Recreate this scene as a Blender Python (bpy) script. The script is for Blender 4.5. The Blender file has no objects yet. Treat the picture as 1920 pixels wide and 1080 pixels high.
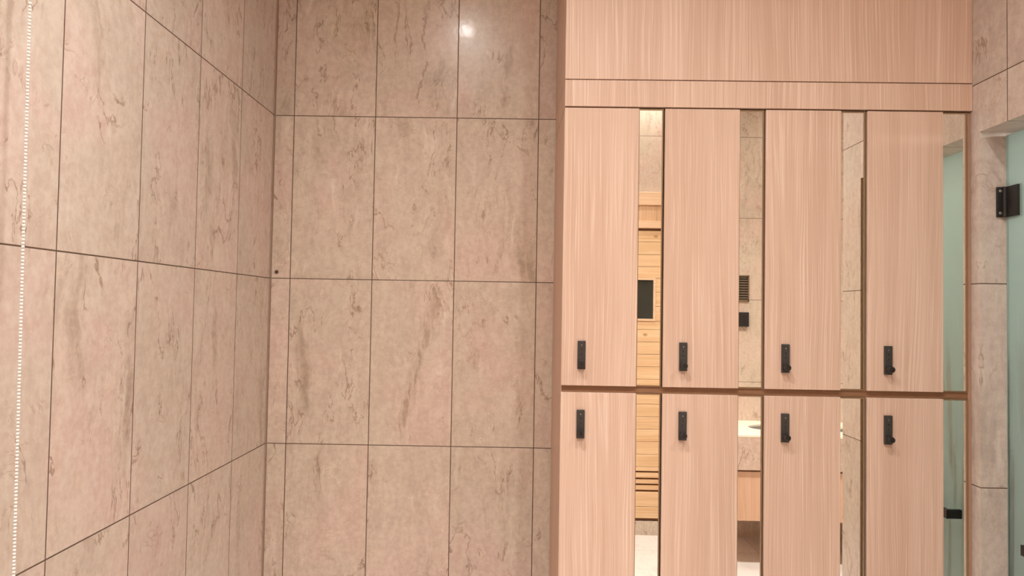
import bpy, bmesh, math, random
from mathutils import Vector, Matrix, Euler

sc = bpy.context.scene
C = sc.collection
random.seed(7)
PI = math.pi

# ------------------------------------------------------------------ camera
H = 1.625
F_PX, YAW, PITCH, ROLL = 1337.72, -0.0169612, 0.0301404, 0.0167626
fw = Vector((math.sin(YAW)*math.cos(PITCH), math.cos(YAW)*math.cos(PITCH), math.sin(PITCH)))
r0 = fw.cross(Vector((0, 0, 1))).normalized(); u0 = r0.cross(fw)
rt = math.cos(ROLL)*r0 + math.sin(ROLL)*u0
up = -math.sin(ROLL)*r0 + math.cos(ROLL)*u0
cd = bpy.data.cameras.new('camera'); cam = bpy.data.objects.new('camera', cd); C.objects.link(cam)
m = Matrix((rt, up, -fw)).transposed().to_4x4(); m.translation = (0, 0, H)
cam.matrix_world = m
cd.sensor_width = 36; cd.lens = F_PX/1920*36; cd.clip_start = 0.02
sc.camera = cam

# ------------------------------------------------------------------ world, exposure
w = bpy.data.worlds.new('world'); sc.world = w; w.use_nodes = True
w.node_tree.nodes['Background'].inputs[0].default_value = (1.0, 0.93, 0.86, 1)
w.node_tree.nodes['Background'].inputs[1].default_value = 0.0
sc.view_settings.view_transform = 'Standard'; sc.view_settings.look = 'None'
sc.view_settings.gamma = 1; sc.view_settings.use_curve_mapping = False
sc.view_settings.exposure = -0.10
sc.cycles.max_bounces = 8; sc.cycles.diffuse_bounces = 5; sc.cycles.glossy_bounces = 4
sc.cycles.transmission_bounces = 6; sc.cycles.sample_clamp_indirect = 4.0
sc.cycles.use_denoising = True; sc.cycles.use_adaptive_sampling = True; sc.cycles.adaptive_threshold = 0.02
sc.cycles.caustics_reflective = True; sc.cycles.caustics_refractive = False

# room dimensions (metres). World axes follow the lockers; the left and back walls are turned by TH
TH = -0.008360
DL = 2.16609                       # locker face
XL, LW = 0.1159, 0.30603            # left locker edge, locker pitch
CEIL = 3.40
XR = 1.350                          # right wall face
YB = -0.912                         # rear wall face (behind the viewer)
A_L, B_B = 0.9068, 2.60096          # left / back wall distance in their own frame
ROW0 = 1.125                        # height of a tile row joint

# lamps: (x, y, watts) of the recessed downlights; the alcove pair is unseen, added as fill
DOWN = [(-0.355, 0.74, 175, 154, .03), (0.57, 0.62, 158, 152, .045), (-0.39, -0.45, 75, 140, .03), (0.57, -0.45, 24, 120, .03), (0.93, -0.80, 28, 120, .03), (1.95, 0.70, 420, 118, .06), (1.95, -0.40, 50, 125, .05)]
LAMP_COL = (1.0, 0.980, 0.950)

# ------------------------------------------------------------------ node helper
class NT:
    def __init__(s, name):
        s.m = bpy.data.materials.new(name); s.m.use_nodes = True
        s.t = s.m.node_tree; s.t.nodes.clear()
        s.out = s.n('ShaderNodeOutputMaterial')
    def n(s, ty, **k):
        x = s.t.nodes.new(ty)
        for a, b in k.items(): setattr(x, a, b)
        return x
    def put(s, sock, v):
        if isinstance(v, bpy.types.NodeSocket): s.t.links.new(v, sock)
        elif isinstance(v, (tuple, list)) and sock.type == 'RGBA' and len(v) == 3: sock.default_value = (*v, 1)
        else: sock.default_value = v
    def math(s, op, a, b=0.0, c=None):
        x = s.n('ShaderNodeMath', operation=op); s.put(x.inputs[0], a); s.put(x.inputs[1], b)
        if c is not None: s.put(x.inputs[2], c)
        return x.outputs[0]
    def vm(s, op, a, b=(0, 0, 0)):
        x = s.n('ShaderNodeVectorMath', operation=op); s.put(x.inputs[0], a); s.put(x.inputs[1], b)
        return x.outputs[0]
    def comb(s, a, b, c=0.0):
        x = s.n('ShaderNodeCombineXYZ'); s.put(x.inputs[0], a); s.put(x.inputs[1], b); s.put(x.inputs[2], c)
        return x.outputs[0]
    def noise(s, v, scale, detail=4, rough=.55, dist=0.0):
        x = s.n('ShaderNodeTexNoise'); s.put(x.inputs['Vector'], v); x.inputs['Scale'].default_value = scale
        x.inputs['Detail'].default_value = detail; x.inputs['Roughness'].default_value = rough
        x.inputs['Distortion'].default_value = dist
        return x.outputs['Fac']
    def ramp(s, v, a, b, lo=0.0, hi=1.0):
        x = s.n('ShaderNodeMapRange', interpolation_type='SMOOTHSTEP'); s.put(x.inputs[0], v)
        x.inputs[1].default_value = a; x.inputs[2].default_value = b
        x.inputs[3].default_value = lo; x.inputs[4].default_value = hi
        return x.outputs[0]
    def mix(s, f, a, b, mode='MIX'):
        x = s.n('ShaderNodeMix', data_type='RGBA', blend_type=mode)
        s.put(x.inputs[0], f); s.put(x.inputs[6], a); s.put(x.inputs[7], b)
        return x.outputs[2]
    def rot(s, v, ang, scale=(1, 1, 1)):
        x = s.n('ShaderNodeMapping'); s.put(x.inputs[0], v)
        x.inputs['Rotation'].default_value = (0, 0, ang); x.inputs['Scale'].default_value = scale
        return x.outputs[0]
    def bsdf(s, color, rough=.5, metal=0.0, bump=None, bs=.2, bd=.001, spec=.5, **k):
        x = s.n('ShaderNodeBsdfPrincipled'); s.put(x.inputs['Base Color'], color)
        s.put(x.inputs['Roughness'], rough); s.put(x.inputs['Metallic'], metal)
        s.put(x.inputs['Specular IOR Level'], spec)
        for a, b in k.items(): s.put(x.inputs[a.replace('_', ' ')], b)
        if bump is not None:
            bn = s.n('ShaderNodeBump'); bn.inputs['Strength'].default_value = bs; bn.inputs['Distance'].default_value = bd
            s.put(bn.inputs['Height'], bump); s.t.links.new(bn.outputs[0], x.inputs['Normal'])
        s.t.links.new(x.outputs[0], s.out.inputs[0]); return x

def objco(t):
    co = t.n('ShaderNodeTexCoord').outputs['Object']
    sp = t.n('ShaderNodeSeparateXYZ'); t.put(sp.inputs[0], co)
    return co, sp.outputs

MARKS_BACK = [(-0.2835, 1.7127, -0.4231, 1.1315, 0.022, (0.36, 0.26, 0.19), 0.75), (-0.2435, 1.6608, -0.2794, 1.5048, 0.01, (0.7, 0.6, 0.5), 0.7), (-0.3551, 2.7391, -0.363, 2.3555, 0.005, (0.33, 0.235, 0.17), 0.8), (-0.0225, 2.6479, -0.0762, 2.3399, 0.014, (0.33, 0.235, 0.17), 0.55), (-0.0528, 1.8882, -0.0852, 1.7335, 0.008, (0.33, 0.235, 0.17), 0.6), (-0.7349, 2.123, -0.7737, 2.2605, 0.012, (0.33, 0.235, 0.17), 0.4), (-0.002, 1.4128, 0.0093, 1.2009, 0.014, (0.33, 0.235, 0.17), 0.4), (-0.2014, 1.0817, -0.1802, 0.9862, 0.006, (0.33, 0.235, 0.17), 0.45)]
MARKS_LEFT = [(2.1481, 2.0154, 2.0811, 1.7356, 0.016, (0.33, 0.235, 0.17), 0.55), (2.0045, 1.8368, 1.9915, 1.7302, 0.01, (0.7, 0.6, 0.5), 0.45), (1.6327, 1.9556, 1.5978, 1.7306, 0.016, (0.33, 0.235, 0.17), 0.3), (1.4953, 1.8359, 1.4794, 1.7887, 0.006, (0.33, 0.235, 0.17), 0.45), (1.8932, 1.5113, 1.868, 1.3594, 0.01, (0.33, 0.235, 0.17), 0.3)]
def tile_mat(name, axis, u0, v0, seed=0.0, tu=.3, tv=.6, vaxis=2, cols=None, contrast=1.0, rough=.24, coat=.09, grout=(.105, .062, .038), marks=()):
    t = NT(name); co, xyz = objco(t)
    U, V = xyz[axis], xyz[vaxis]
    a = t.math('DIVIDE', t.math('SUBTRACT', U, u0), tu); b = t.math('DIVIDE', t.math('SUBTRACT', V, v0), tv)
    fa = t.math('FRACT', a); fb = t.math('FRACT', b)
    da = t.math('MULTIPLY', t.math('MINIMUM', fa, t.math('SUBTRACT', 1.0, fa)), tu)
    db = t.math('MULTIPLY', t.math('MINIMUM', fb, t.math('SUBTRACT', 1.0, fb)), tv)
    d = t.math('MINIMUM', da, db)
    g = t.ramp(d, .0009, .0022, 1, 0)
    wn = t.n('ShaderNodeTexWhiteNoise', noise_dimensions='3D')
    t.put(wn.inputs['Vector'], t.comb(t.math('FLOOR', a), t.math('FLOOR', b), seed))
    P = t.vm('ADD', t.comb(t.math('ADD', xyz[0], xyz[1]), V, 0.0) if vaxis == 2 else t.comb(U, V, 0.0), t.vm('SCALE', wn.outputs['Color']))
    P.node.inputs[1].links[0].from_node.inputs[3].default_value = 9.0
    A, B, D, Lc = cols or ((.560, .465, .378), (.600, .462, .388), (.40, .308, .235), (.70, .60, .51))
    n1 = t.noise(P, 2.4, 3, .55, .6)
    col = t.mix(t.ramp(n1, .42, .66), A, B)
    warp = t.vm('ADD', P, t.vm('SCALE', t.vm('SUBTRACT', t.n('ShaderNodeTexNoise').outputs['Color'], (.5, .5, .5))))
    wnode = warp.node.inputs[1].links[0].from_node; wnode.inputs[3].default_value = .10
    nz = wnode.inputs[0].links[0].from_node.inputs[0].links[0].from_node
    t.put(nz.inputs['Vector'], P); nz.inputs['Scale'].default_value = 5; nz.inputs['Detail'].default_value = 5
    st = t.noise(t.rot(warp, -.28, (11, 1.7, 1)), 1.0, 7, .62)                # long soft streaks
    big = t.ramp(t.noise(P, 3.3, 2, .5), .40, .62)
    col = t.mix(t.math('MULTIPLY', t.math('MULTIPLY', t.ramp(st, .50, .72), big), .95*contrast), col, D)
    st2 = t.noise(t.rot(warp, -.20, (26, 3.0, 1)), 1.0, 5, .6)
    col = t.mix(t.math('MULTIPLY', t.math('MULTIPLY', t.ramp(st2, .56, .72), t.ramp(t.noise(P, 4.1, 2), .44, .58)), .75*contrast), col, Lc)
    # hairline veins along the streaks
    v1 = t.noise(t.rot(warp, -.35, (5.5, 1.6, 1)), 1.0, 6, .6, .6)
    vein = t.math('MULTIPLY', t.ramp(t.math('ABSOLUTE', t.math('SUBTRACT', v1, .5)), .0, .010, 1, 0), t.ramp(t.noise(P, 6.0, 3), .46, .58))
    col = t.mix(t.math('MULTIPLY', vein, .70*contrast), col, (.27, .165, .105))
    v2 = t.noise(t.rot(warp, .5, (9, 5, 1)), 1.0, 6, .6, 1.0)
    crk = t.math('MULTIPLY', t.ramp(t.math('ABSOLUTE', t.math('SUBTRACT', v2, .48)), .0, .012, 1, 0), t.ramp(t.noise(P, 9.0, 3), .50, .62))
    col = t.mix(t.math('MULTIPLY', crk, .42*contrast), col, (.33, .20, .13))
    v3 = t.noise(t.rot(warp, -.8, (16, 9, 1)), 1.0, 5, .6, .8)
    lcr = t.math('MULTIPLY', t.ramp(t.math('ABSOLUTE', t.math('SUBTRACT', v3, .52)), .0, .014, 1, 0), t.ramp(t.noise(P, 11.0, 3), .50, .60))
    col = t.mix(t.math('MULTIPLY', lcr, .50*contrast), col, (.72, .58, .46))
    # single streaks in known places of the wall, ragged along their length
    rag = t.noise(t.rot(warp, -.15, (60, 9, 1)), 1.0, 5, .65); wob = t.noise(P, 9, 5, .65)
    for (ua, va, ub, vb, wd, mc, stg) in marks:
        ln = math.hypot(ub-ua, vb-va); du, dv = (ub-ua)/ln, (vb-va)/ln
        pu = t.math('SUBTRACT', U, ua); pv = t.math('SUBTRACT', V, va)
        al = t.math('ADD', t.math('MULTIPLY', pu, du), t.math('MULTIPLY', pv, dv))
        ac = t.math('SUBTRACT', t.math('MULTIPLY', pu, dv), t.math('MULTIPLY', pv, du))
        ac = t.math('ADD', ac, t.math('MULTIPLY', t.math('SUBTRACT', wob, .5), .11))
        mk = t.ramp(t.math('ABSOLUTE', ac), wd*.2, wd*1.5, 1, 0)
        mk = t.math('MULTIPLY', mk, t.math('MULTIPLY', t.ramp(al, -.01, .04), t.ramp(al, ln+.01, ln-.06)))
        mk = t.math('MULTIPLY', mk, t.math('MULTIPLY', t.ramp(rag, .38, .58, .10, 1), stg))
        col = t.mix(mk, col, mc)
    fine = t.noise(P, 55, 6, .65)
    mid = t.noise(P, 14, 5, .6)
    col = t.mix(.5*contrast, col, t.mix(t.ramp(t.math('ADD', t.math('MULTIPLY', fine, .45), t.math('ADD', t.math('MULTIPLY', mid, .25), t.math('MULTIPLY', t.noise(t.rot(warp, -.22, (48, 12, 1)), 1.0, 4, .6), .30))), .36, .64), (.36, .36, .36), (.64, .64, .64)), 'OVERLAY')
    tone = t.math('MULTIPLY_ADD', wn.outputs['Value'], .10, .95)
    col = t.mix(1.0, col, t.comb(tone, tone, tone), 'MULTIPLY')
    col = t.mix(g, col, grout)
    hgt = t.math('SUBTRACT', t.math('ADD', t.math('MULTIPLY', mid, .5), t.math('ADD', t.math('MULTIPLY', fine, .12), t.math('MULTIPLY', st, .5))), t.math('MULTIPLY', g, 1.2))
    t.bsdf(col, t.math('MULTIPLY_ADD', g, .4, t.math('MULTIPLY_ADD', mid, .12, rough-.06)), 0, hgt, .35, .0022, .45, Coat_Weight=coat, Coat_Roughness=.055)
    t.t.links.new([l.from_socket for l in t.t.links if l.to_socket.name == 'Normal' and l.to_node.type == 'BSDF_PRINCIPLED'][0], [n for n in t.t.nodes if n.type == 'BSDF_PRINCIPLED'][0].inputs['Coat Normal'])
    return t.m

def wood_mat(name, base, dark, light, ax=0, grain=2, warpk=1.0, rough=.45, knots=False, seed=0.0, dens=1.0):
    """laminate with grain along axis `grain`, stripes across axis `ax`"""
    t = NT(name); co, xyz = objco(t)
    rnd = t.n('ShaderNodeObjectInfo').outputs['Random']
    o = t.math('MULTIPLY_ADD', rnd, 13.0, seed)
    other = [i for i in (0, 1, 2) if i not in (ax, grain)][0]
    U = t.math('ADD', t.math('ADD', xyz[ax], xyz[other]), o); V = t.math('ADD', xyz[grain], o)
    P = t.comb(U, V, 0.0)
    w1 = t.noise(t.rot(P, 0, (5.0, .55, 1)), 1, 3, .5)
    U2 = t.math('ADD', U, t.math('MULTIPLY', t.math('SUBTRACT', w1, .5), .085*warpk))
    Q = t.comb(U2, V, 0.0)
    s1 = t.noise(t.rot(Q, 0, (260*dens, 2.0, 1)), 1, 3, .6)
    s2 = t.noise(t.rot(Q, 0, (70*dens, .8, 1)), 1, 4, .6)
    s3 = t.noise(t.rot(Q, 0, (14, .5, 1)), 1, 3, .5)
    col = t.mix(t.ramp(s3, .36, .64), base, tuple(.5*(a+b) for a, b in zip(base, dark)))
    col = t.mix(t.math('MULTIPLY', t.ramp(s2, .50, .70), .36), col, dark)
    col = t.mix(t.math('MULTIPLY', t.ramp(s1, .50, .66), .62), col, dark)
    col = t.mix(t.math('MULTIPLY', t.ramp(s1, .46, .32), .75), col, light)
    hgt = s1
    if knots:
        vo = t.n('ShaderNodeTexVoronoi', feature='F1'); t.put(vo.inputs['Vector'], t.rot(P, 0, (7.5, 4.6, 1))); vo.inputs['Scale'].default_value = 1.0
        col = t.mix(t.ramp(vo.outputs['Distance'], .05, .13, .8, 0), col, (.30, .13, .045))
    t.bsdf(col, rough, 0, hgt, .12, .0006, .4)
    return t.m

def plain(name, col, rough=.5, metal=0.0, nscale=90, amt=.12, spec=.5, **k):
    t = NT(name); co, xyz = objco(t)
    n = t.noise(co, nscale, 4, .6)
    c = t.mix(n, tuple(x*(1-amt) for x in col), tuple(min(1, x*(1+amt)) for x in col))
    t.bsdf(c, t.math('MULTIPLY_ADD', n, .08, max(0, rough-.04)), metal, n, .06, .0005, spec, **k)
    return t.m

M = {}
M['wood'] = wood_mat('oak_laminate', (.660, .475, .372), (.530, .350, .257), (.770, .605, .502), 0, 2)
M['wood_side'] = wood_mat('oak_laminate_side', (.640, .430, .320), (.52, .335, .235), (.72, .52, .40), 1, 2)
M['wood_edge'] = plain('laminate_edge', (.66, .42, .29), .5, 0, 60, .08)
M['carcass'] = plain('brown_carcass', (.235, .118, .058), .55, 0, 40, .15)
M['bronze'] = plain('bronze_frame', (.30, .20, .12), .35, .6, 120, .1)
M['pine'] = wood_mat('pine_board', (.76, .53, .32), (.62, .38, .20), (.80, .61, .41), 2, 0, .5, .5, True, 3.0, .35)
M['pine_v'] = wood_mat('pine_board_vertical', (.72, .48, .31), (.56, .34, .19), (.78, .56, .38), 0, 2, .5, .5, True, 5.0, .35)
M['pine_plain'] = wood_mat('pine_board_plain', (.78, .54, .37), (.66, .43, .26), (.82, .61, .44), 2, 0, .4, .5, False, 9.0, .35)
M['vanity_wood'] = wood_mat('vanity_laminate', (.66, .43, .30), (.56, .34, .22), (.72, .50, .37), 0, 2, 1, .45, False, 2.0)
M['black'] = plain('matte_black_metal', (.022, .021, .021), .38, .3, 200, .2)
M['black_gloss'] = plain('gloss_black_plastic', (.012, .012, .013), .18, 0, 100, .1)
M['lock_grey'] = plain('dark_grey_lock_face', (.045, .042, .040), .42, .2, 160, .15)
M['steel'] = plain('brushed_steel', (.55, .52, .48), .3, .9, 200, .1)
M['white'] = plain('white_paint', (.86, .85, .82), .7, 0, 30, .03)
M['chain_white'] = plain('white_plastic_beads', (.83, .82, .78), .3, 0, 60, .03, .5)
M['cord'] = plain('grey_cord', (.42, .46, .42), .7, 0, 200, .1)
M['grille'] = plain('brown_louvre', (.16, .105, .06), .5, .2, 80, .15)
M['ceramic'] = plain('white_ceramic', (.72, .70, .64), .15, 0, 20, .03)
M['stone_top'] = plain('cream_quartz_top', (.88, .82, .68), .22, 0, 70, .04)
M['dark_glass'] = None
COLD = dict(cols=((.56, .485, .425), (.57, .47, .42), (.42, .35, .30), (.68, .61, .55)))
M['tile_left'] = tile_mat('stone_tile_left', 1, 2.28942, ROW0, 3.0, marks=MARKS_LEFT, cols=((.610, .520, .440), (.655, .518, .452), (.45, .355, .285), (.72, .63, .55)))  # paler, pinkish batch, lightened further: brightness of this wall put into the colour
M['tile_back'] = tile_mat('stone_tile_back', 0, .06532, ROW0, 11.0, marks=MARKS_BACK)
M['tile_right'] = tile_mat('stone_tile_right', 1, 2.012, ROW0, 21.0, rough=.42, **COLD)
M['tile_pier'] = tile_mat('stone_tile_pier', 1, 1.25, ROW0, 27.0, contrast=.7, **COLD)
M['tile_rear'] = tile_mat('stone_tile_rear', 0, 1.20, ROW0, 31.0, tu=.6, contrast=.7, rough=.2)
M['tile_alcove'] = tile_mat('stone_tile_alcove', 1, .4, ROW0, 37.0, contrast=.7)
M['tile_apron'] = tile_mat('stone_tile_apron', 0, 1.3, -.2, 41.0, tu=2.0, tv=2.0)
M['tile_floor'] = tile_mat('stone_tile_floor', 0, .42, .02, 51.0, tu=.6, tv=.6, vaxis=1, contrast=.4, rough=.25,
                           cols=((.72, .67, .64), (.74, .68, .66), (.64, .59, .55), (.77, .73, .70)), grout=(.28, .22, .18))
M['steam_tile'] = tile_mat('steam_room_tile', 1, 0.1, ROW0, 61.0, contrast=.4,
                           cols=((.50, .58, .54), (.54, .61, .57), (.44, .51, .47), (.60, .67, .63)))

def mirror_mat():
    t = NT('mirror_silver'); co, _ = objco(t)
    n = t.noise(co, 1.3, 2)
    t.bsdf((.93, .91, .84), 0.0, 1.0, n, .02, .002, .5); return t.m
M['mirror'] = mirror_mat()
def dark_glass():
    t = NT('smoked_glass'); co, _ = objco(t)
    n = t.noise(co, 5, 3)
    t.bsdf(t.mix(n, (.030, .032, .026), (.045, .043, .034)), .06, 0, None, spec=.5); return t.m
M['dark_glass'] = dark_glass()
def fog_glass():
    """greenish glass clouded with condensation, clear runs where drops ran down"""
    t = NT('fogged_glass'); co, xyz = objco(t)
    Q = t.comb(xyz[1], t.math('MULTIPLY', xyz[2], .06), 0.0)
    st = t.noise(Q, 26, 2, .5, .2)
    low = t.ramp(t.math('ADD', xyz[2], t.math('MULTIPLY', t.noise(t.comb(xyz[1], 0.0, 0.0), 22, 3), .35)), 1.86, 1.55)
    runs = t.math('MULTIPLY', t.ramp(st, .50, .55), low)
    fog = t.noise(co, 6, 3, .5)
    g = t.n('ShaderNodeBsdfPrincipled')
    g.inputs['Base Color'].default_value = (.84, .93, .90, 1); g.inputs['Transmission Weight'].default_value = 1.0
    t.put(g.inputs['Roughness'], t.math('MULTIPLY_ADD', runs, -.14, .42)); g.inputs['IOR'].default_value = 1.35
    d = t.n('ShaderNodeBsdfTranslucent'); t.put(d.inputs[0], (.72, .80, .77))
    e = t.n('ShaderNodeBsdfDiffuse'); t.put(e.inputs[0], (.43, .55, .51))
    m1 = t.n('ShaderNodeMixShader'); m1.inputs[0].default_value = .5
    t.t.links.new(d.outputs[0], m1.inputs[1]); t.t.links.new(e.outputs[0], m1.inputs[2])
    m2 = t.n('ShaderNodeMixShader'); t.put(m2.inputs[0], t.math('MULTIPLY_ADD', runs, -.62, t.math('MULTIPLY_ADD', fog, .10, .68)))
    t.t.links.new(g.outputs[0], m2.inputs[1]); t.t.links.new(m1.outputs[0], m2.inputs[2])
    t.t.links.new(m2.outputs[0], t.out.inputs[0]); return t.m
M['fog'] = fog_glass()
def lamp_mat():
    t = NT('lit_led_lens'); e = t.n('ShaderNodeEmission'); e.inputs[0].default_value = (*LAMP_COL, 1); e.inputs[1].default_value = 260
    t.t.links.new(e.outputs[0], t.out.inputs[0]); return t.m
M['lamp'] = lamp_mat()
def edge_glass():
    t = NT('glass_edge_green'); t.bsdf((.50, .68, .60), .12, 0, None, spec=.6, Transmission_Weight=.4); return t.m
M['glass_edge'] = edge_glass()

# ------------------------------------------------------------------ mesh helpers
def box(bm, x0, x1, y0, y1, z0, z1, bev=0.0, mi=0):
    vs = [bm.verts.new(p) for p in ((x0,y0,z0),(x1,y0,z0),(x1,y1,z0),(x0,y1,z0),(x0,y0,z1),(x1,y0,z1),(x1,y1,z1),(x0,y1,z1))]
    fs = [bm.faces.new([vs[i] for i in f]) for f in ((0,3,2,1),(4,5,6,7),(0,1,5,4),(1,2,6,5),(2,3,7,6),(3,0,4,7))]
    for f in fs: f.material_index = mi
    if bev:
        es = list({e for f in fs for e in f.edges})
        r = bmesh.ops.bevel(bm, geom=es, offset=bev, segments=2, profile=.5, affect='EDGES')
        for f in r['faces']: f.material_index = mi
def prism(bm, pts, z0, z1):
    """vertical prism over a counter-clockwise xy outline"""
    a = [bm.verts.new((x, y, z0)) for x, y in pts]; b = [bm.verts.new((x, y, z1)) for x, y in pts]
    bm.faces.new(a[::-1]); bm.faces.new(b)
    for i in range(len(pts)):
        j = (i+1) % len(pts); bm.faces.new((a[i], a[j], b[j], b[i]))
def lathe(bm, prof, seg=24, mat=Matrix(), cap=True):
    """prof: (r, h) list turned about z; open ends are capped"""
    rings = []
    for r, h in prof:
        if r < 1e-6: rings.append([bm.verts.new(mat @ Vector((0, 0, h)))])
        else: rings.append([bm.verts.new(mat @ Vector((r*math.cos(2*PI*i/seg), r*math.sin(2*PI*i/seg), h))) for i in range(seg)])
    for a, b in zip(rings, rings[1:]):
        for i in range(seg):
            j = (i+1) % seg
            if len(a) == 1 and len(b) == 1: continue
            if len(a) == 1: bm.faces.new((a[0], b[j], b[i]))
            elif len(b) == 1: bm.faces.new((a[i], a[j], b[0]))
            else: bm.faces.new((a[i], a[j], b[j], b[i]))
    if cap and len(rings[0]) > 1: bm.faces.new(rings[0][::-1])
    if cap and len(rings[-1]) > 1: bm.faces.new(rings[-1])
def obj(name, bm, mats, parent=None, smooth=False, loc=(0, 0, 0), bevel=0.0):
    bmesh.ops.recalc_face_normals(bm, faces=bm.faces)
    me = bpy.data.meshes.new(name); bm.to_mesh(me); bm.free()
    for q in (mats if isinstance(mats, (list, tuple)) else [mats]): me.materials.append(q)
    if smooth:
        for p in me.polygons: p.use_smooth = True
    o = bpy.data.objects.new(name, me); C.objects.link(o); o.location = loc
    if smooth:
        md = o.modifiers.new('split', 'EDGE_SPLIT'); md.split_angle = math.radians(35)
    if bevel:
        md = o.modifiers.new('bevel', 'BEVEL'); md.width = bevel; md.segments = 2; md.limit_method = 'ANGLE'
    if parent: o.parent = parent
    return o
def B(name, mats, *a, parent=None, bev=0.0, loc=(0, 0, 0)):
    bm = bmesh.new(); box(bm, *a, bev); return obj(name, bm, mats, parent, loc=loc)
def struct(o): o['kind'] = 'structure'; return o
def tag(o, label, cat, group=None):
    o['label'] = label; o['category'] = cat
    if group: o['group'] = group
    return o
def thing(name, label, cat, loc=(0, 0, 0), group=None):
    o = bpy.data.objects.new(name, None); C.objects.link(o); o.location = loc; o.empty_display_size = .1
    return tag(o, label, cat, group)
def copy_tree(o, parent=None):
    c = o.copy(); C.objects.link(c)
    if parent: c.parent = parent
    for ch in o.children: copy_tree(ch, c)
    return c
RX90 = Matrix.Rotation(PI/2, 4, 'X')       # local +z becomes world -y
def facing(axis, loc):
    R = {'-y': Matrix.Rotation(PI/2, 4, 'X'), '-x': Matrix.Rotation(-PI/2, 4, 'Y'), '-z': Matrix.Rotation(PI, 4, 'X'), 'z': Matrix()}[axis]
    return Matrix.Translation(loc) @ R

# ------------------------------------------------------------------ the room
X1 = 2.75
struct(B('floor', M['tile_floor'], -1.3, X1+.1, YB-1.4, 2.75, -.12, 0))
struct(B('ceiling', M['white'], -1.1, X1+.1, YB-.12, 2.75, CEIL, CEIL+.12))
# left and back walls in their own, slightly turned frame
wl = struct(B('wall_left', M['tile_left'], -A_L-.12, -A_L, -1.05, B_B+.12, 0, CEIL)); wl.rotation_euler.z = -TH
wb = struct(B('wall_back', M['tile_back'], -A_L, X1-.02, B_B, B_B+.12, 0, CEIL)); wb.rotation_euler.z = -TH
# silicone joints in the corner
bm = bmesh.new(); prism(bm, [(-A_L, B_B-.004), (-A_L+.004, B_B), (-A_L, B_B)], 0, CEIL)
cj = struct(obj('trim_1', bm, plain('brown_sealant', (.25, .165, .11), .6))); cj.rotation_euler.z = -TH
# right wall: stub beside the lockers and header over the glass door
YJ, YO = 2.133, 1.463; ZH = ROW0 + .6*2 - .147
struct(B('wall_right', M['tile_right'], XR, XR+.15, YJ, 2.60, 0, CEIL))
struct(B('wall_header', M['tile_right'], XR, XR+.15, YO, YJ-.0001, ZH, CEIL))
struct(B('wall_pier', M['tile_pier'], XR, XR+.15, 1.306, YO, 0, CEIL))
struct(B('wall_alcove', M['tile_alcove'], XR+.15, X1, 1.306, 1.40, 0, CEIL))
struct(B('wall_far_right', M['tile_alcove'], X1, X1+.1, YB, 2.6, 0, CEIL))
# door reveal strip at the far side of the opening
struct(B('trim_2', M['bronze'], XR+.004, XR+.070, YO, YO+.006, 0, ZH))
# rear wall (seen only in the mirrors): around the sauna opening
SX0, SX1, SZ = -.55, 1.25, 2.507
bm = bmesh.new()
box(bm, -1.0, SX0, YB-.12, YB, 0, CEIL); box(bm, SX0, SX1, YB-.12, YB, SZ, CEIL); box(bm, SX1, X1, YB-.12, YB, 0, CEIL)
struct(obj('wall_rear', bm, M['tile_rear']))

# ------------------------------------------------------------------ ceiling downlights
for k, (x, y, wt, beam, rad) in enumerate(DOWN):
    where = ['above the tiled bay, nearest the left and back walls', 'in front of the lockers, nearest the glass door', 'near the rear left corner by the sauna', 'one step in front of the sauna window', 'tight against the tiles above the sauna',
             'in the alcove ceiling near the pier wall, unseen and added as fill light', 'over the vanity counter, unseen and added as fill light'][k]
    t = thing('ceiling_downlight', 'small round white recessed downlight ' + where, 'light', (x, y, CEIL), 'recessed ceiling downlights')
    bm = bmesh.new(); lathe(bm, [(.0225, -.001), (.045, -.001), (.046, -.004), (.044, -.006), (.028, -.006), (.0225, -.0030), (.0225, -.001)], 28, cap=False)
    ro = obj('trim_ring', bm, M['white'], t, True); ro.scale = (1, 1, 1) if rad < .06 else (1.5, 1.5, 1)
    bm = bmesh.new(); lathe(bm, [(.022, -.0010), (.022, -.0030), (.0, -.0032)], 24)
    lo = obj('lens', bm, M['lamp'], t, True); lo.scale = (1, 1, 1) if rad < .06 else (1.5, 1.5, 1)
    ld = bpy.data.lights.new('downlight_lamp', 'SPOT'); ld.energy = wt; ld.color = LAMP_COL
    ld.spot_size = math.radians(beam); ld.spot_blend = 1.0; ld.shadow_soft_size = rad
    lo = bpy.data.objects.new('downlight_lamp', ld); C.objects.link(lo); lo.parent = t; lo.location = (0, 0, -.012)

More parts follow.
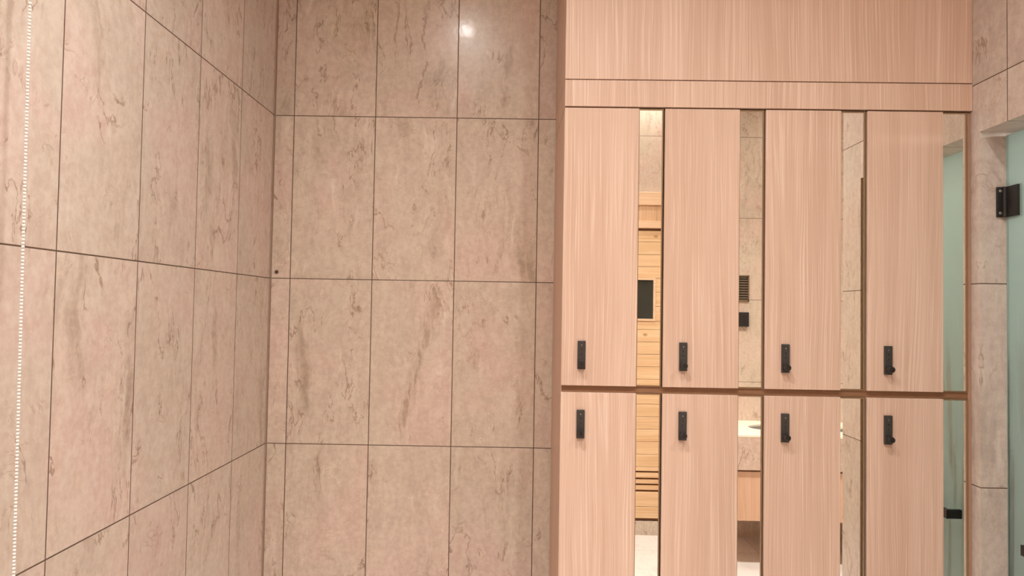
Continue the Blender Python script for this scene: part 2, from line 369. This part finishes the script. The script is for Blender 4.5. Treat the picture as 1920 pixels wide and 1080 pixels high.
# ------------------------------------------------------------------ lockers
ZT2, ZM1, ZM2, ZT1 = H+.6237, H-.2260, H-.2468, H+.7080
HU = ZT2 - .0035 - ZM1; MW0, MW1 = .2295, .2985
def locker(upper):
    h = HU
    t = thing('locker', '', 'locker', (XL, DL, ZM1 if upper else ZM2-h), 'lockers with mirror strips')
    # body: open carcass box behind the door
    bm = bmesh.new(); x0, x1, y0, y1 = .016, LW-.004, .024, .425
    box(bm, x0, x0+.012, y0, y1, .0, h); box(bm, x1-.012, x1, y0, y1, .0, h)
    box(bm, x0, x1, y0, y1, .0, .012); box(bm, x0, x1, y0, y1, h-.012, h); box(bm, x0, x1, y1-.008, y1, .0, h)
    obj('body', bm, M['carcass'], t)
    # door: laminate leaf, set-back strip that carries the mirror
    bm = bmesh.new(); box(bm, 0, MW0-.0028, 0, .020, 0, h, .0008); 
    box(bm, MW0-.0028, LW-.0045, .0135, .020, 0, h)
    d = obj('door', bm, M['wood'], t)
    bm = bmesh.new(); box(bm, MW0, MW1, .0080, .0135, .004, h-.004)
    obj('mirror_strip', bm, M['mirror'], d)
    bm = bmesh.new(); e = .0028
    box(bm, MW0-e, MW0, .0065, .0140, 0, h); box(bm, MW1, MW1+.0032, .0050, .0200, 0, h)
    box(bm, MW0, MW1, .0065, .0140, h-.004, h); box(bm, MW0, MW1, .0065, .0140, 0, .004)
    obj('mirror_frame', bm, M['bronze'], d)
    # combination lock on the door
    zl = (H-.1335-.000) if upper else (H-.341)
    zc = zl - t.location.z; xc = .0605
    bm = bmesh.new(); box(bm, xc-.0120, xc+.0120, -.0075, 0, zc-.0430, zc+.0430, .0016)
    l = obj('lock', bm, M['lock_grey'], t)
    zk = zc - .0262
    bm = bmesh.new(); lathe(bm, [(.0108, .0), (.0108, .0035), (.0088, .0042), (.0092, .0200), (.0080, .0228), (.0, .0230)], 28, facing('-y', (xc, -.0075, zk)))
    box(bm, xc-.0012, xc+.0012, -.0322, -.0302, zk-.0064, zk+.0064, .0003)
    obj('knob', bm, M['black'], l, True)
    for q in range(3):
        bm = bmesh.new(); lathe(bm, [(.0016, 0), (.0016, .0004), (.0, .0005)], 14, facing('-y', (xc, -.0074, zc+.030-.0135*q)))
        obj('button', bm, M['steel'] if q == 0 else M['black_gloss'], l, True)
    return t
protoU, protoL = locker(True), locker(False)
ORD = ['nearest the tiled bay', 'second from the tiled bay', 'third from the tiled bay', 'next to the glass door']
seen = ['mirror strip reflecting the sauna window', 'mirror strip reflecting a wall grille', 'mirror strip reflecting the tiled pier', 'mirror strip reflecting the glass door header']
seenL = ['mirror strip reflecting sauna slats and floor', 'mirror strip reflecting the vanity counter', 'mirror strip reflecting the lower tiled pier', 'mirror strip reflecting the black bar handle']
for k in range(4):
    for up_, pr in ((True, protoU), (False, protoL)):
        o = pr if k == 0 else copy_tree(pr)
        o.location.x = XL + LW*k
        o['label'] = ('upper ' if up_ else 'lower ') + 'oak laminate locker ' + ORD[k] + ', ' + (seen if up_ else seenL)[k]
# brown recessed rail between the rows, plinth below
tag(B('divider_rail', M['carcass'], XL+.004, XR-.002, DL+.012, DL+.40, ZM2+.0006, ZM1-.0006), 'long recessed brown rail running between the upper and lower lockers', 'rail')
tag(B('filler_strip', plain('filler_brown', (.36, .215, .14), .5), XL+4*LW-.001, XR-.0008, DL+.010, DL+.030, ZM2-HU, ZT2-.0035), 'narrow brown filler strip between the last lockers and the door jamb', 'filler strip')
tag(B('plinth', M['wood'], XL+.016, XR-.001, DL+.004, DL+.42, 0.0, ZM2-HU-.004), 'oak laminate base below the lower lockers', 'plinth')
# side panel (very slightly flared, as built)
FL = .0095
def flared(z0, z1, y0):
    bm = bmesh.new(); k = (y0-DL)/.43
    prism(bm, [(XL-FL*k, y0), (XL+.0145-FL*0, y0), (XL+.0145, 2.596), (XL-FL, 2.596)], z0, z1); return bm
tag(obj('end_panel', flared(.001, ZT2-.0035, DL+.0215), M['wood_side']), 'tall oak laminate side panel closing the locker bank beside the tiled bay', 'panel')
def boxed(name, z0, z1, label, cat):
    t = thing(name, label, cat, (0, 0, 0))
    B('front_panel', M['wood'], XL, XR-.0008, DL, DL+.020, z0, z1, parent=t, bev=.0007)
    obj('side_panel', flared(z0, z1, DL+.0202), M['wood_side'], t)
    B('body', M['carcass'], XL+.0148, XR-.002, DL+.0202, DL+.42, z0+.001, z1-.001, parent=t)
    return t
boxed('fascia_box', ZT2+.0012, ZT1-.0018, 'shallow oak laminate fascia band directly above the locker doors', 'fascia')
boxed('overhead_cabinet', ZT1+.0012, CEIL-.0005, 'large plain oak laminate panel above the fascia, up to the ceiling', 'cabinet')

# ------------------------------------------------------------------ glass door of the steam room
GX = 1.424
gd = thing('glass_door', 'greenish fogged frameless glass door with water runs, right of the lockers', 'door', (GX, 1.80, 0))
g = obj('glass_pane', (lambda bm: (box(bm, 0, .010, YO+.012-1.80, YJ-.006-1.80, .012, ZH-.012), bm)[1])(bmesh.new()), M['fog'], gd)
bm = bmesh.new(); box(bm, -.0004, .0104, YJ-.0066-1.80, YJ-.0050-1.80, .012, ZH-.012)
obj('glass_edge', bm, M['glass_edge'], gd)
def hinge(z, lab):
    bm = bmesh.new()
    y = YJ-1.80
    box(bm, -.028, .000, y-.0065, y, z-.045, z+.045, .001)                 # plate on the jamb
    box(bm, -.0060, .0, y-.062, y-.002, z-.045, z+.045, .001)                # plate on the glass
    lathe(bm, [(.0075, -.0448), (.0075, .0448)], 20, Matrix.Translation((-.0065, y-.0085, z)))
    o = obj('hinge', bm, M['black'], gd, True)
    for dz in (-.033, .033):
        bm = bmesh.new(); lathe(bm, [(.0042, 0), (.0042, .0012), (.003, .0018), (.0, .0010)], 16, facing('-y', (-.019, y-.0065, z+dz)))
        obj('screw', bm, M['steel'], o, True)
    bm = bmesh.new(); box(bm, .0104, .0165, y-.066, y-.004, z-.048, z+.048, .001)
    obj('clamp_plate', bm, M['black'], o)
hinge(1.967, ''); hinge(.35, '')
# bar handle: flat black bar on two arms
bm = bmesh.new(); zb, hb = .9885, .0145; xb = 1.374-GX
path = [(0, 2.003), (xb, 2.003), (xb, 1.560), (0, 1.560)]
tk = .012
box(bm, xb, 0, 2.003-tk-1.80, 2.003-1.80, zb-hb, zb+hb); box(bm, xb, 0, 1.560-1.80, 1.560+tk-1.80, zb-hb, zb+hb)
box(bm, xb, xb+tk, 1.560+tk-1.80, 2.003-tk-1.80, zb-hb, zb+hb)
obj('bar_handle', bm, M['black'], gd, bevel=.001)
# steam room behind it: tiled shell and bench
struct(B('wall_steam_back', M['steam_tile'], 2.45, 2.55, 1.41, 2.60, 0, CEIL))
struct(B('ceiling_steam', M['white'], XR+.151, 2.45, 1.401, 2.60, 2.30, 2.36))
tag(B('steam_room_bench', M['steam_tile'], 2.05, 2.449, 1.402, 2.59, 0, .45), 'tiled bench behind the fogged glass door', 'bench')
t = thing('steam_room_light', 'round ceiling light behind the fogged glass door', 'light', (2.22, 1.62, 2.30))
bm = bmesh.new(); lathe(bm, [(.06, -.0005), (.06, -.012), (.05, -.016), (.0, -.018)], 24)
obj('lens', bm, M['chain_white'], t, True)
ld = bpy.data.lights.new('steam_lamp', 'POINT'); ld.energy = 19; ld.color = (.92, 1.0, .99); ld.shadow_soft_size = .05
lo = bpy.data.objects.new('steam_lamp', ld); C.objects.link(lo); lo.parent = t; lo.location = (0, 0, -.08)

# ------------------------------------------------------------------ beaded chain by the left wall
CX0, CX1, CY = -.8235, -.8150, 1.15     # x at z=H+.498 and z=H-.443
def chx(z): return CX0 + (CX1-CX0)*(H+.498-z)/.941
ZC1, ZC0 = 3.365, 1.005
ch = thing('beaded_blind_chain', 'white beaded pull chain hanging in front of the left tiled wall', 'chain', (chx(ZC1), CY, CEIL))
ch['label'] = 'white beaded pull chain hanging in front of the left tiled wall'
def loc(z): return Vector((chx(z)-chx(ZC1), 0, z-CEIL))
bm = bmesh.new()
a, b = loc(ZC0), loc(ZC1); n = 8
for k in range(1):
    ra = [bm.verts.new(a+Vector((.0007*math.cos(2*PI*i/n), .0007*math.sin(2*PI*i/n), 0))) for i in range(n)]
    rb = [bm.verts.new(b+Vector((.0007*math.cos(2*PI*i/n), .0007*math.sin(2*PI*i/n), 0))) for i in range(n)]
    for i in range(n): bm.faces.new((ra[i], ra[(i+1) % n], rb[(i+1) % n], rb[i]))
obj('cord', bm, M['cord'], ch)
bm = bmesh.new(); lathe(bm, [(.016, 0), (.016, -.006), (.006, -.010), (.004, -.034), (.0, -.035)], 20)
obj('ceiling_hook', bm, M['white'], ch, True)
bm = bmesh.new(); lathe(bm, [(.0, -.0), (.004, -.003), (.007, -.030), (.006, -.036), (.0, -.038)], 16, Matrix.Translation(loc(ZC0)))
obj('end_weight', bm, M['chain_white'], ch, True)
pitch = .00584; nb = int((ZC1-ZC0)/pitch)
zs = [ZC1-.004-pitch*i for i in range(nb)]
order = sorted(zs, key=lambda z: abs(z-(H+.02)))
bm = bmesh.new(); bmesh.ops.create_icosphere(bm, subdivisions=2, radius=.0026)
for v in bm.verts: v.co.z *= .92
bead = obj('bead', bm, M['chain_white'], ch, False)
for p in bead.data.polygons: p.use_smooth = True
bead.location = loc(order[0])
for z in order[1:100]:
    c = bead.copy(); C.objects.link(c); c.location = loc(z)
bm = bmesh.new()
for z in order[100:]:
    bmesh.ops.create_icosphere(bm, subdivisions=2, radius=.0026, matrix=Matrix.Translation(loc(z)) @ Matrix.Diagonal((1, 1, .92, 1)))
o = obj('bead_run', bm, M['chain_white'], ch); o['kind'] = 'stuff'
for p in o.data.polygons: p.use_smooth = True
# small dark wall plug in the corner tile
bm = bmesh.new(); lathe(bm, [(.0075, 0), (.0070, .0012), (.0040, .0018), (.0035, .0006), (.0, .0005)], 18, facing('-y', (0, 0, 0)))
o = obj('wall_plug', bm, plain('dark_plug', (.10, .06, .04), .6), None, True); o.rotation_euler.z = -TH
o.location = Matrix.Rotation(-TH, 4, 'Z') @ Vector((-.885, B_B, 1.748))
tag(o, 'tiny dark plug in the tile corner where left and back walls meet', 'plug')

# ------------------------------------------------------------------ sauna seen in the first mirror
sa = thing('sauna_cabin', 'pine sauna front with a dark window, seen in the leftmost mirror strips', 'sauna', ((SX0+SX1)/2, YB, 0))
ox, oy = sa.location.x, sa.location.y
def sb(name, mat, x0, x1, y0, y1, z0, z1, parent=None, bev=.0):
    return B(name, mat, x0-ox, x1-ox, y0-oy, y1-oy, z0, z1, parent=parent or sa, bev=bev)
a, b = SX0+.002, SX1-.002
sb('kerb', M['tile_apron'], a, b, YB-.10, YB+.004, .0, .100)
sb('top_board', M['pine_plain'], a, b, YB-.02, YB+.022, 2.410, SZ-.001, bev=.002)
sb('lintel_board', M['pine_plain'], a, b, YB-.02, YB+.022, 2.240, 2.292, bev=.002)
bm = bmesh.new(); xx = 0.968-.1415*12
while xx < b:
    x0, x1 = max(a, xx), min(b, xx+.1400)
    if x1 > x0+.01: box(bm, x0-ox, x1-ox, -.018, .004, 2.293, 2.409, .001)
    xx += .1415
obj('vertical_boards', bm, M['pine_v'], sa)
WX0, WX1, WZ0, WZ1 = .58, .950, 1.573, 1.858
bm = bmesh.new()
def plank(z0, z1):
    for x0, x1 in (((a, WX0-.016), (WX1+.016, b)) if z1 > WZ0 and z0 < WZ1 else ((a, b),)):
        box(bm, x0-ox, x1-ox, -.020, 0, z0+.0012, z1-.0012, .0015)
joints = [2.222, 2.140, 2.045, 1.955, 1.874, 1.770, 1.665, 1.557, 1.495, 1.404, 1.313, 1.222, 1.131, 1.040, .949, .858, .767, .676, .585, .494, .462]
for u, v in zip(joints, joints[1:]): plank(v, u)
for u, v in ((.452, .414), (.402, .371), (.360, .326), (.313, .206), (.206, .121)): plank(v, u)
obj('plank_front', bm, M['pine'], sa)
sb('backing', M['carcass'], a, b, YB-.034, YB-.0205, .104, 1.50)
sb('backing', M['carcass'], a, b, YB-.034, YB-.0205, 1.90, 2.406)
bm = bmesh.new()
for r in ((WX0-.016, WX1+.016, WZ0-.016, WZ0), (WX0-.016, WX0, WZ0, WZ1), (WX1, WX1+.016, WZ0, WZ1)):
    box(bm, r[0]-ox, r[1]-ox, -.020, .008, r[2], r[3], .001)
box(bm, WX0-.016-ox, WX1+.016-ox, -.020, .008, WZ1, WZ1+.016, .001)
f = obj('window_frame', bm, M['pine_plain'], sa)
sb('window_pane', M['dark_glass'], WX0, WX1, YB-.012, YB-.006, WZ0, WZ1, parent=f)
# ------------------------------------------------------------------ vanity seen in the second mirror
VX0, VX1, VY = 1.27, 2.70, -.277
va = thing('vanity_cabinet', 'wall-hung wooden vanity cabinet under the cream counter, seen in a mirror strip', 'cabinet', ((VX0+VX1)/2, YB, 0))
ox, oy = va.location.x, va.location.y
B('body', M['vanity_wood'], VX0+.01-ox, VX1-ox, .002, VY-.040-oy, .295, .621, parent=va)
for k in range(2):
    x0 = VX0+.01+k*(VX1-VX0-.01)/2
    B('drawer_front', M['vanity_wood'], x0+.002-ox, x0+(VX1-VX0-.01)/2-.002-ox, VY-.0395-oy, VY-.020-oy, .295, .608, parent=va, bev=.001)
ct = thing('vanity_counter', 'bright cream counter with stone apron and sunken basin, seen in a mirror strip', 'counter', ((VX0+VX1)/2, YB, .60))
ox, oy, oz = ct.location
bm = bmesh.new(); BX, BY, RXX, RYY = 1.90, YB+.31, .345, .175; N = 40
# top slab with an oval hole
x0, x1, y0, y1 = VX0-ox, VX1-ox, .002, VY-oy; zt, zb_ = .845-oz, .833-oz
def edgept(an):
    c, s = math.cos(an), math.sin(an); px, py = BX-ox, BY-oy
    tt = min(((x1-px)/c if c > 1e-9 else (x0-px)/c if c < -1e-9 else 1e9), ((y1-py)/s if s > 1e-9 else (y0-py)/s if s < -1e-9 else 1e9))
    return px+c*tt, py+s*tt
angs = sorted([2*PI*i/N for i in range(N)] + [math.atan2(yy-(BY-oy), xx-(BX-ox)) % (2*PI) for xx in (x0, x1) for yy in (y0, y1)])
oi, ot, ii, ib = [], [], [], []
for an in angs:
    ex, ey = edgept(an); hx, hy = BX-ox+RXX*math.cos(an), BY-oy+RYY*math.sin(an)
    ot.append(bm.verts.new((ex, ey, zt))); oi.append(bm.verts.new((ex, ey, zb_)))
    ii.append(bm.verts.new((hx, hy, zt))); ib.append(bm.verts.new((hx, hy, zb_)))
L_ = len(angs)
for i in range(L_):
    j = (i+1) % L_
    bm.faces.new((ot[i], ot[j], ii[j], ii[i])); bm.faces.new((oi[i], ib[i], ib[j], oi[j]))
    bm.faces.new((ot[i], oi[i], oi[j], ot[j])); bm.faces.new((ii[i], ii[j], ib[j], ib[i]))
obj('countertop', bm, M['stone_top'], ct)
bm = bmesh.new(); prev = None
for rr, dz in ((1.0, .0), (.97, -.05), (.85, -.10), (.5, -.125), (.08, -.13)):
    ring = [bm.verts.new((BX-ox+RXX*rr*math.cos(2*PI*i/N), BY-oy+RYY*rr*math.sin(2*PI*i/N), zb_-.0005+dz)) for i in range(N)]
    if prev:
        for i in range(N): bm.faces.new((prev[i], prev[(i+1) % N], ring[(i+1) % N], ring[i]))
    prev = ring
bm.faces.new(prev)
o = obj('basin', bm, plain('grey_ceramic', (.17, .165, .15), .2), ct, True)
md = o.modifiers.new('thick', 'SOLIDIFY'); md.thickness = .006; md.offset = 0
B('apron', M['tile_apron'], VX0-ox, VX1-ox, VY-.020-oy, VY-oy-.001, .622-oz, .8328-oz, parent=ct, bev=.001)
B('apron', M['tile_apron'], VX0-ox, VX0+.018-ox, .002, VY-.0205-oy, .622-oz, .8328-oz, parent=ct)
# wall vent grille and black box above the counter
vg = thing('vent_grille', 'brown louvred grille on the tiled wall, seen in the second mirror strip', 'vent', (1.528, YB, 1.807))
bm = bmesh.new(); hw, hh = .120, .097
for r in ((-hw, hw, hh-.009, hh), (-hw, hw, -hh, -hh+.016), (-hw, -hw+.008, -hh, hh), (hw-.008, hw, -hh, hh)):
    box(bm, r[0], r[1], .0005, .012, r[2], r[3], .0006)
obj('frame', bm, M['grille'], vg)
B('backing', M['black'], -hw+.004, hw-.004, .0005, .003, -hh+.004, hh-.004, parent=vg)
for k in range(9):
    z = -hh+.026+k*.0185
    bm = bmesh.new()
    vs = [bm.verts.new(p) for p in ((-hw+.008, .003, z+.006), (hw-.008, .003, z+.006), (hw-.008, .011, z-.003), (-hw+.008, .011, z-.003))]
    bm.faces.new(vs); r = bmesh.ops.extrude_face_region(bm, geom=bm.faces[:])
    for v in [q for q in r['geom'] if isinstance(q, bmesh.types.BMVert)]: v.co.z += .0022
    obj('slat', bm, plain('louvre_slat', (.12, .080, .045), .45, .2) if k == 0 else bpy.data.materials['louvre_slat'], vg)
sw = thing('control_box', 'small black box on the tiled wall below the brown grille', 'control panel', (1.573, YB, 1.581))
B('housing', M['black_gloss'], -.070, .070, .0005, .030, -.053, .053, parent=sw, bev=.004)
B('screen', M['black_gloss'], -.045, .045, .0302, .0312, -.020, .038, parent=sw)
